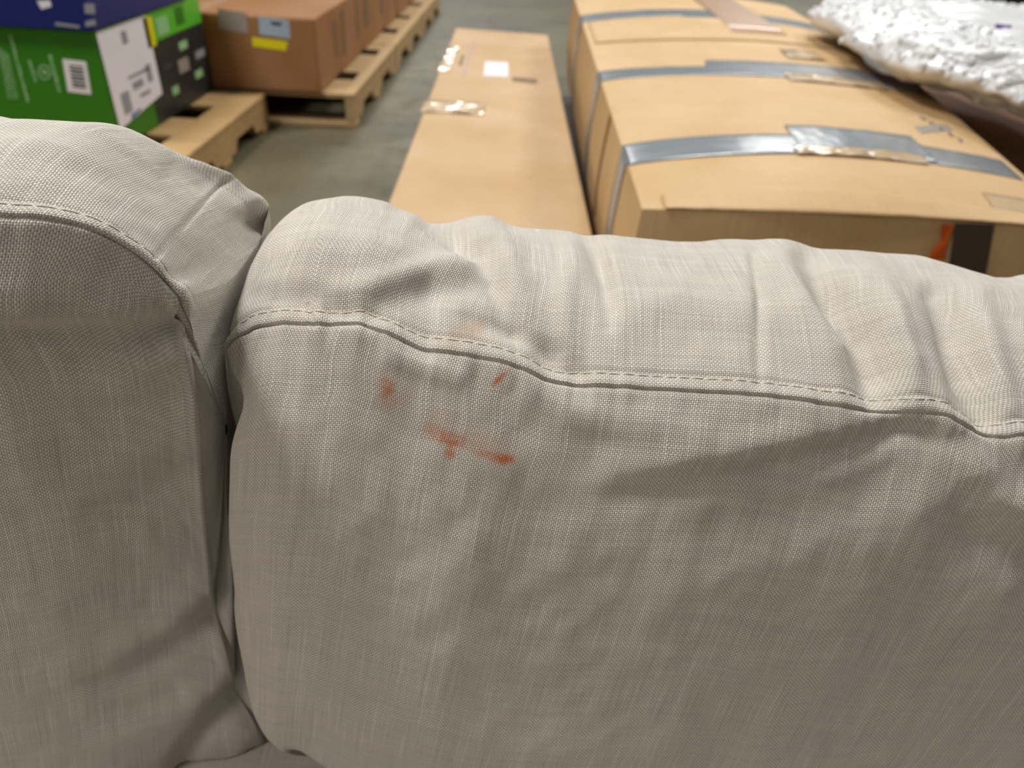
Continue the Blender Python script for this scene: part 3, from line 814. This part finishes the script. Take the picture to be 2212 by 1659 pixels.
flat('printed_mark', [(-0.07, 3.44), (0.04, 3.42), (0.04, 3.50), (-0.07, 3.52)], MAT['brownink'])
flat('printed_mark', [(-0.30, 3.5), (-0.28, 3.5), (-0.29, 4.3), (-0.31, 4.3)], MAT['tape_tan'])
flat('printed_mark', [(-0.33, 3.7), (-0.315, 3.7), (-0.32, 3.95), (-0.335, 3.95)], MAT['brownink'])

def tape_sheet(name, xs, ys, zf, mat, parent, amp=0.002, seed=3, n=(40, 10)):
    """wrinkled strip of tape lying on a surface zf(x, y)"""
    X, Yg = np.meshgrid(np.linspace(xs[0], xs[1], n[0]), np.linspace(ys[0], ys[1], n[1]))
    Zg = np.vectorize(zf)(X, Yg) + 0.0012 + amp * np.maximum(0, value_noise(X * 30 + 3, Yg * 70 + 2, seed))
    o = grid_obj(name, np.stack([X, Yg, Zg], -1), mat); adopt(parent, o)
    o.modifiers.new('thickness', 'SOLIDIFY').thickness = 0.0006
    return o
tape_sheet('clear_tape', (-0.40, -0.16), (2.86, 3.04), lambda x, y: FZ, MAT['tape_clear'], fc, 0.014, 5)
tape_sheet('clear_tape', (-0.415, -0.36), (3.55, 4.1), lambda x, y: FZ, MAT['tape_clear'], fc, 0.018, 9, (12, 40))

# ------------------------------------------------------------------ big taped carton
big = thing('taped_carton', 'large tan carton bound with grey tape bands, lid bulging upward', 'carton', (0.7, 2.8, 0))
X0, X1n, X1f, YN, YF, ZT, ZB = 0.225, 1.06, 1.34, 1.33, 4.30, 0.497, 0.10
def bx_map(a, b):
    """a across 0..1, b depth 0..1 -> x, y of the lid"""
    y = YN + (YF - YN) * b
    x1 = X1n + 0.17 * (y - YN) if y < 2.6 else X1n + 0.17 * 1.27 + 0.03 * (y - 2.6)
    return X0 - 0.012 * b + (x1 - X0) * a + 0.0, y
def lid(a, b):
    arch = math.sin(math.pi * min(max(a, 0.0), 1.0)) ** 0.75
    end = 1 - math.exp(-(b * (YF - YN)) / 0.10) * 0.85
    return ZT + 0.040 * arch * end + 0.006 * math.sin(9 * b + 2 * a) * arch
NA, NB = 44, 110
V = []; 
for j in range(NB + 1):
    b = (j / NB) ** 1.3
    for i in range(NA + 1):
        a = i / NA; x, y = bx_map(a, b)
        y -= 0.012 * math.sin(3 * math.pi * a) * (1 if j == 0 else 0) * 0.4
        V.append((x, y, lid(a, b)))
gi = lambda j, i: j * (NA + 1) + i
Fq = [(gi(j, i), gi(j, i+1), gi(j+1, i+1), gi(j+1, i)) for j in range(NB) for i in range(NA)]
rimi = [gi(0, i) for i in range(NA+1)] + [gi(j, NA) for j in range(1, NB+1)] + [gi(NB, i) for i in range(NA-1, -1, -1)] + [gi(j, 0) for j in range(NB-1, 0, -1)]
base = len(V)
NL = 8
for l in range(1, NL + 1):
    for r in rimi:
        x, y, z = V[r]; s = l / NL
        bow = 0.012 * math.sin(math.pi * s)
        V.append((x + (-bow if x < 0.4 else bow * 0.5), y - (bow if y < YN + 0.02 else 0), z + (ZB - z) * s))
R0 = len(rimi)
prev = rimi
for l in range(NL):
    cur = [base + l * R0 + k for k in range(R0)]
    for k in range(R0): Fq.append((prev[(k+1) % R0], prev[k], cur[k], cur[(k+1) % R0]))
    prev = cur
Fq.append(prev)
body = mesh_obj('carton_body', V, Fq, MAT['card'], None, True)
m_ = body.modifiers.new('edges', 'EDGE_SPLIT'); m_.split_angle = math.radians(40)
adopt(big, body)
for yy in (1.5, 2.6, 3.9):
    box('support_block', 0.30, 1.05, yy, yy + 0.14, 0.0, ZB + 0.0005, MAT['wood'], big, 0.004, 1)

def lid_strip(name, a0, a1, yfun, mat, off=0.0016, amp=0.0015, n=(70, 9), seed=1):
    """strip laid over the lid; yfun(a) -> (y near, y far)"""
    A = np.linspace(a0, a1, n[0]); G = np.zeros((n[1], n[0], 3))
    for i, a in enumerate(A):
        yn, yf = yfun(a)
        for j in range(n[1]):
            y = yn + (yf - yn) * j / (n[1] - 1); b = (y - YN) / (YF - YN)
            x, _ = bx_map(a, b)
            G[j, i] = (x, y, lid(a, b) + off)
    G[..., 2] += amp * np.maximum(0, value_noise(G[..., 0] * 40, G[..., 1] * 55, seed) + 0.1)
    o = grid_obj(name, G, mat); adopt(big, o)
    o.modifiers.new('thickness', 'SOLIDIFY').thickness = 0.0007
    return o
def side_strip(name, y0, y1, z_low, mat, slant=0.0, off=0.0025):
    G = np.zeros((14, 6, 3))
    for j in range(14):
        s = j / 13
        for i in range(6):
            y = y0 + (y1 - y0) * i / 5 + slant * s
            b = (y - YN) / (YF - YN); x, _ = bx_map(0, b); z = lid(0, b); zz = z + (z_low - z) * s
            ss = (zz - z) / (ZB - z)
            G[j, i] = (x - 0.012 * math.sin(math.pi * ss) - off, y, zz)
    o = grid_obj(name, G, mat); adopt(big, o)
    o.modifiers.new('thickness', 'SOLIDIFY').thickness = 0.0007
def band(ya, yb, seed, mat='tape', a1=0.97, widen=None, lean=0.0):
    def f(a):
        y0, y1 = ya + lean * a, yb + lean * a
        if widen and a > widen[0]: y0, y1 = y0 + widen[1], y1 + widen[2]
        return y0, y1
    lid_strip('tape_band', -0.002, a1, f, MAT[mat], seed=seed)
band(1.575, 1.715, 1, lean=0.02)
band(2.36, 2.49, 2, widen=(0.33, 0.0, 0.10), lean=0.04)
band(3.44, 3.62, 3, widen=(0.40, -0.10, 0.0), lean=0.06)
lid_strip('tape_overlap', 0.42, 0.75, lambda a: (1.60, 1.80), MAT['tape'], 0.003, 0.003, seed=8)
lid_strip('clear_tape', 0.40, 0.72, lambda a: (1.575, 1.63), MAT['tape_clear'], 0.004, 0.006, seed=12)
lid_strip('clear_tape', 0.55, 0.85, lambda a: (2.34, 2.44), MAT['tape_clear'], 0.004, 0.005, seed=14)
lid_strip('clear_tape', 0.62, 0.74, lambda a: (2.70, 2.84), MAT['tape_clear'], 0.004, 0.006, seed=15)
lid_strip('lid_flap', 0.05, 0.99, lambda a: (YN - 0.006, YN + 0.055 + 0.02 * math.sin(5 * a)), MAT['card'], 0.005, 0.002, seed=21)
lid_strip('lid_flap', 0.02, 0.95, lambda a: (2.95 + 0.02 * a, 3.42), MAT['card'], 0.003, 0.0, seed=4)
lid_strip('brown_patch', 0.52, 0.72, lambda a: (3.12, 4.25), MAT['tape_tan'], 0.0045, 0.0005, seed=5)
lid_strip('corner_tape', 0.80, 0.90, lambda a: (1.325, 1.45), MAT['tape_clear'], 0.002, 0.001, seed=6)
lid_strip('grey_smudge', 0.80, 0.92, lambda a: (1.86 + (a - 0.8) * 0.8, 1.92 + (a - 0.8) * 0.8), MAT['greylabel'], 0.001, 0.0, seed=7)
side_strip('side_tape', 1.60, 1.70, 0.14, MAT['tape'], 0.03)
side_strip('side_tape', 2.38, 2.50, 0.14, MAT['tape'], 0.05)
side_strip('side_tape', 3.46, 3.60, 0.14, MAT['tape'])
side_strip('side_seam', 1.98, 2.02, 0.20, MAT['card2'], 0.05)
# handwriting on the lid
segs = []
for k in range(5):
    a = 0.86 + 0.012 * k
    pts = []
    for q in range(8):
        aa = a + 0.006 * math.sin(q * 1.9 + k); yy = 2.05 - 0.045 * k - 0.02 * q / 7 + 0.018 * math.cos(q * 2.3)
        b = (yy - YN) / (YF - YN); x, y = bx_map(aa, b); pts.append((x, y, lid(aa, b) + 0.0016))
    segs.append(pts)
capsule_chain('handwriting', segs, 0.0016, MAT['inkgrey'], big)
# front face: dark tape and an orange paint mark
sheet('dark_tape', [pix(2062, 482, YN - 0.013), pix(2148, 484, YN - 0.013), pix(2120, 640, YN - 0.02), pix(2040, 640, YN - 0.02)], MAT['tape_dark'], big, (0, -1, 0))
sheet('orange_mark', [pix(2034, 484, YN - 0.014), pix(2060, 486, YN - 0.014), pix(2046, 522, YN - 0.018), pix(2042, 560, YN - 0.02), pix(2000, 562, YN - 0.02), pix(2014, 540, YN - 0.018), pix(2030, 520, YN - 0.016)], MAT['orange'], big, (0, -1, 0))

# ------------------------------------------------------------------ cartons right of it, things behind
rc = thing('brown_carton', 'brown carton in the shade under the bubble wrap, right of the tan carton', 'carton', (1.9, 2.6, 0))
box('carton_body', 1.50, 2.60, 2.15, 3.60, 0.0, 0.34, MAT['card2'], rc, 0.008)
box('flap_tape', 1.70, 1.76, 2.17, 3.58, 0.34, 0.3412, MAT['tape_tan'], rc)
rb = box('storage_tote', 1.86, 2.10, 4.20, 4.80, 0.0, 0.78, MAT['red'], None, 0.02, 3)
tag(rb, 'red plastic tote behind the bubble wrap', 'tote')
kb = box('charcoal_case', 2.12, 3.4, 4.15, 4.75, 0.0, 0.76, MAT['charcoal'], None, 0.03, 3)
tag(kb, 'charcoal case behind the bubble wrap at the frame edge', 'case')

# ------------------------------------------------------------------ bubble wrap bundle
bwm = NT('bubble_film')
tc = bwm.n('ShaderNodeTexCoord').outputs['Object']
nz = bwm.noise(tc, 14, 3.0, 0.6)
hs = bwm.n('ShaderNodeHueSaturation'); hs.inputs['Color'].default_value = C(236, 236, 236); bwm.put(hs.inputs['Value'], bwm.mapr(nz, 0.3, 0.7, 0.88, 1.05))
film = bwm.set(Base_Color=hs.outputs[0], Roughness=0.34, Specular_IOR_Level=0.5, Coat_Weight=0.2, Coat_Roughness=0.12, Normal=bwm.bump(nz, 0.008, 0.4))
bw = thing('bubble_wrap', 'crumpled heap of clear white bubble wrap on the tan carton', 'bubble wrap', (1.5, 2.9, 0.5))
nu, nv = 160, 120
uu = np.linspace(0, 2 * math.pi, nu, endpoint=False); vv_ = np.linspace(-math.pi / 2, math.pi / 2, nv)
Ug, Vg = np.meshgrid(uu, vv_)
dx, dy, dz = np.cos(Vg) * np.cos(Ug), np.cos(Vg) * np.sin(Ug), np.sin(Vg)
sq = lambda w: np.sign(w) * np.abs(w) ** 0.75
X = sq(dx) * 0.46; Yv = sq(dy) * 0.88; Zv = dz * 0.085
lump = 0.08 * value_noise(X * 6 + 20, Yv * 6 + Zv * 9 + 11, 77) + 0.03 * value_noise(X * 16 + 20, Yv * 16 + Zv * 20 + 11, 78) + 0.016 * value_noise(X * 38 + 20, Yv * 38 + Zv * 30 + 11, 79)
kf = 1 + lump / 0.35
Zb = Zv * (1 + lump * 4)
G = np.stack([1.50 + X * kf + 0.0 * Yv, 2.60 + Yv * kf, 0.575 + Zb + 0.03], -1)
G[..., 2] = np.maximum(G[..., 2], np.where(G[..., 0] < 1.36, 0.535, 0.40))
o = grid_obj('film', np.concatenate([G, G[:, :1]], 1), film); adopt(bw, o)
# bubbles on the film
Nf = grid_normals(G, G.reshape(-1, 3).mean(0))
Vb, Fb = [], []
for _ in range(1500):
    i = random.randrange(30, nv - 12); j = random.randrange(nu)
    c, n = G[i, j], Nf[i, j]
    if n[2] < 0.05: continue
    r = random.uniform(0.008, 0.013)
    s = np.cross(n, [0.1, 0.9, 0.2]); s /= np.linalg.norm(s); w = np.cross(n, s); b0 = len(Vb)
    for lv, (rr, hh) in enumerate(((1, -0.1), (0.92, 0.35), (0.6, 0.7))):
        for k in range(8):
            an = k * math.pi / 4; Vb.append(c + r * rr * (math.cos(an) * s + math.sin(an) * w) + n * r * hh)
    Vb.append(c + n * r * 0.82)
    for lv in range(2):
        for k in range(8): Fb.append((b0+lv*8+k, b0+lv*8+(k+1) % 8, b0+lv*8+8+(k+1) % 8, b0+lv*8+8+k))
    for k in range(8): Fb.append((b0+16+k, b0+16+(k+1) % 8, b0+24))
o = mesh_obj('bubbles', Vb, Fb, film, None, True); adopt(bw, o); o['kind'] = 'stuff'
pt = pix(2172, 72, 2.40)
tg = mesh_obj('purple_tag', [pt + np.array(d) for d in ((-.022, 0, -.02), (.024, .0, -.022), (.026, .03, .018), (-.02, .03, .02), (-.022, .004, -.024), (.024, .004, -.026), (.026, .034, .014), (-.02, .034, .016))],
              [(0,1,2,3),(7,6,5,4),(0,4,5,1),(1,5,6,2),(2,6,7,3),(3,7,4,0)], MAT['purple']); adopt(bw, tg)
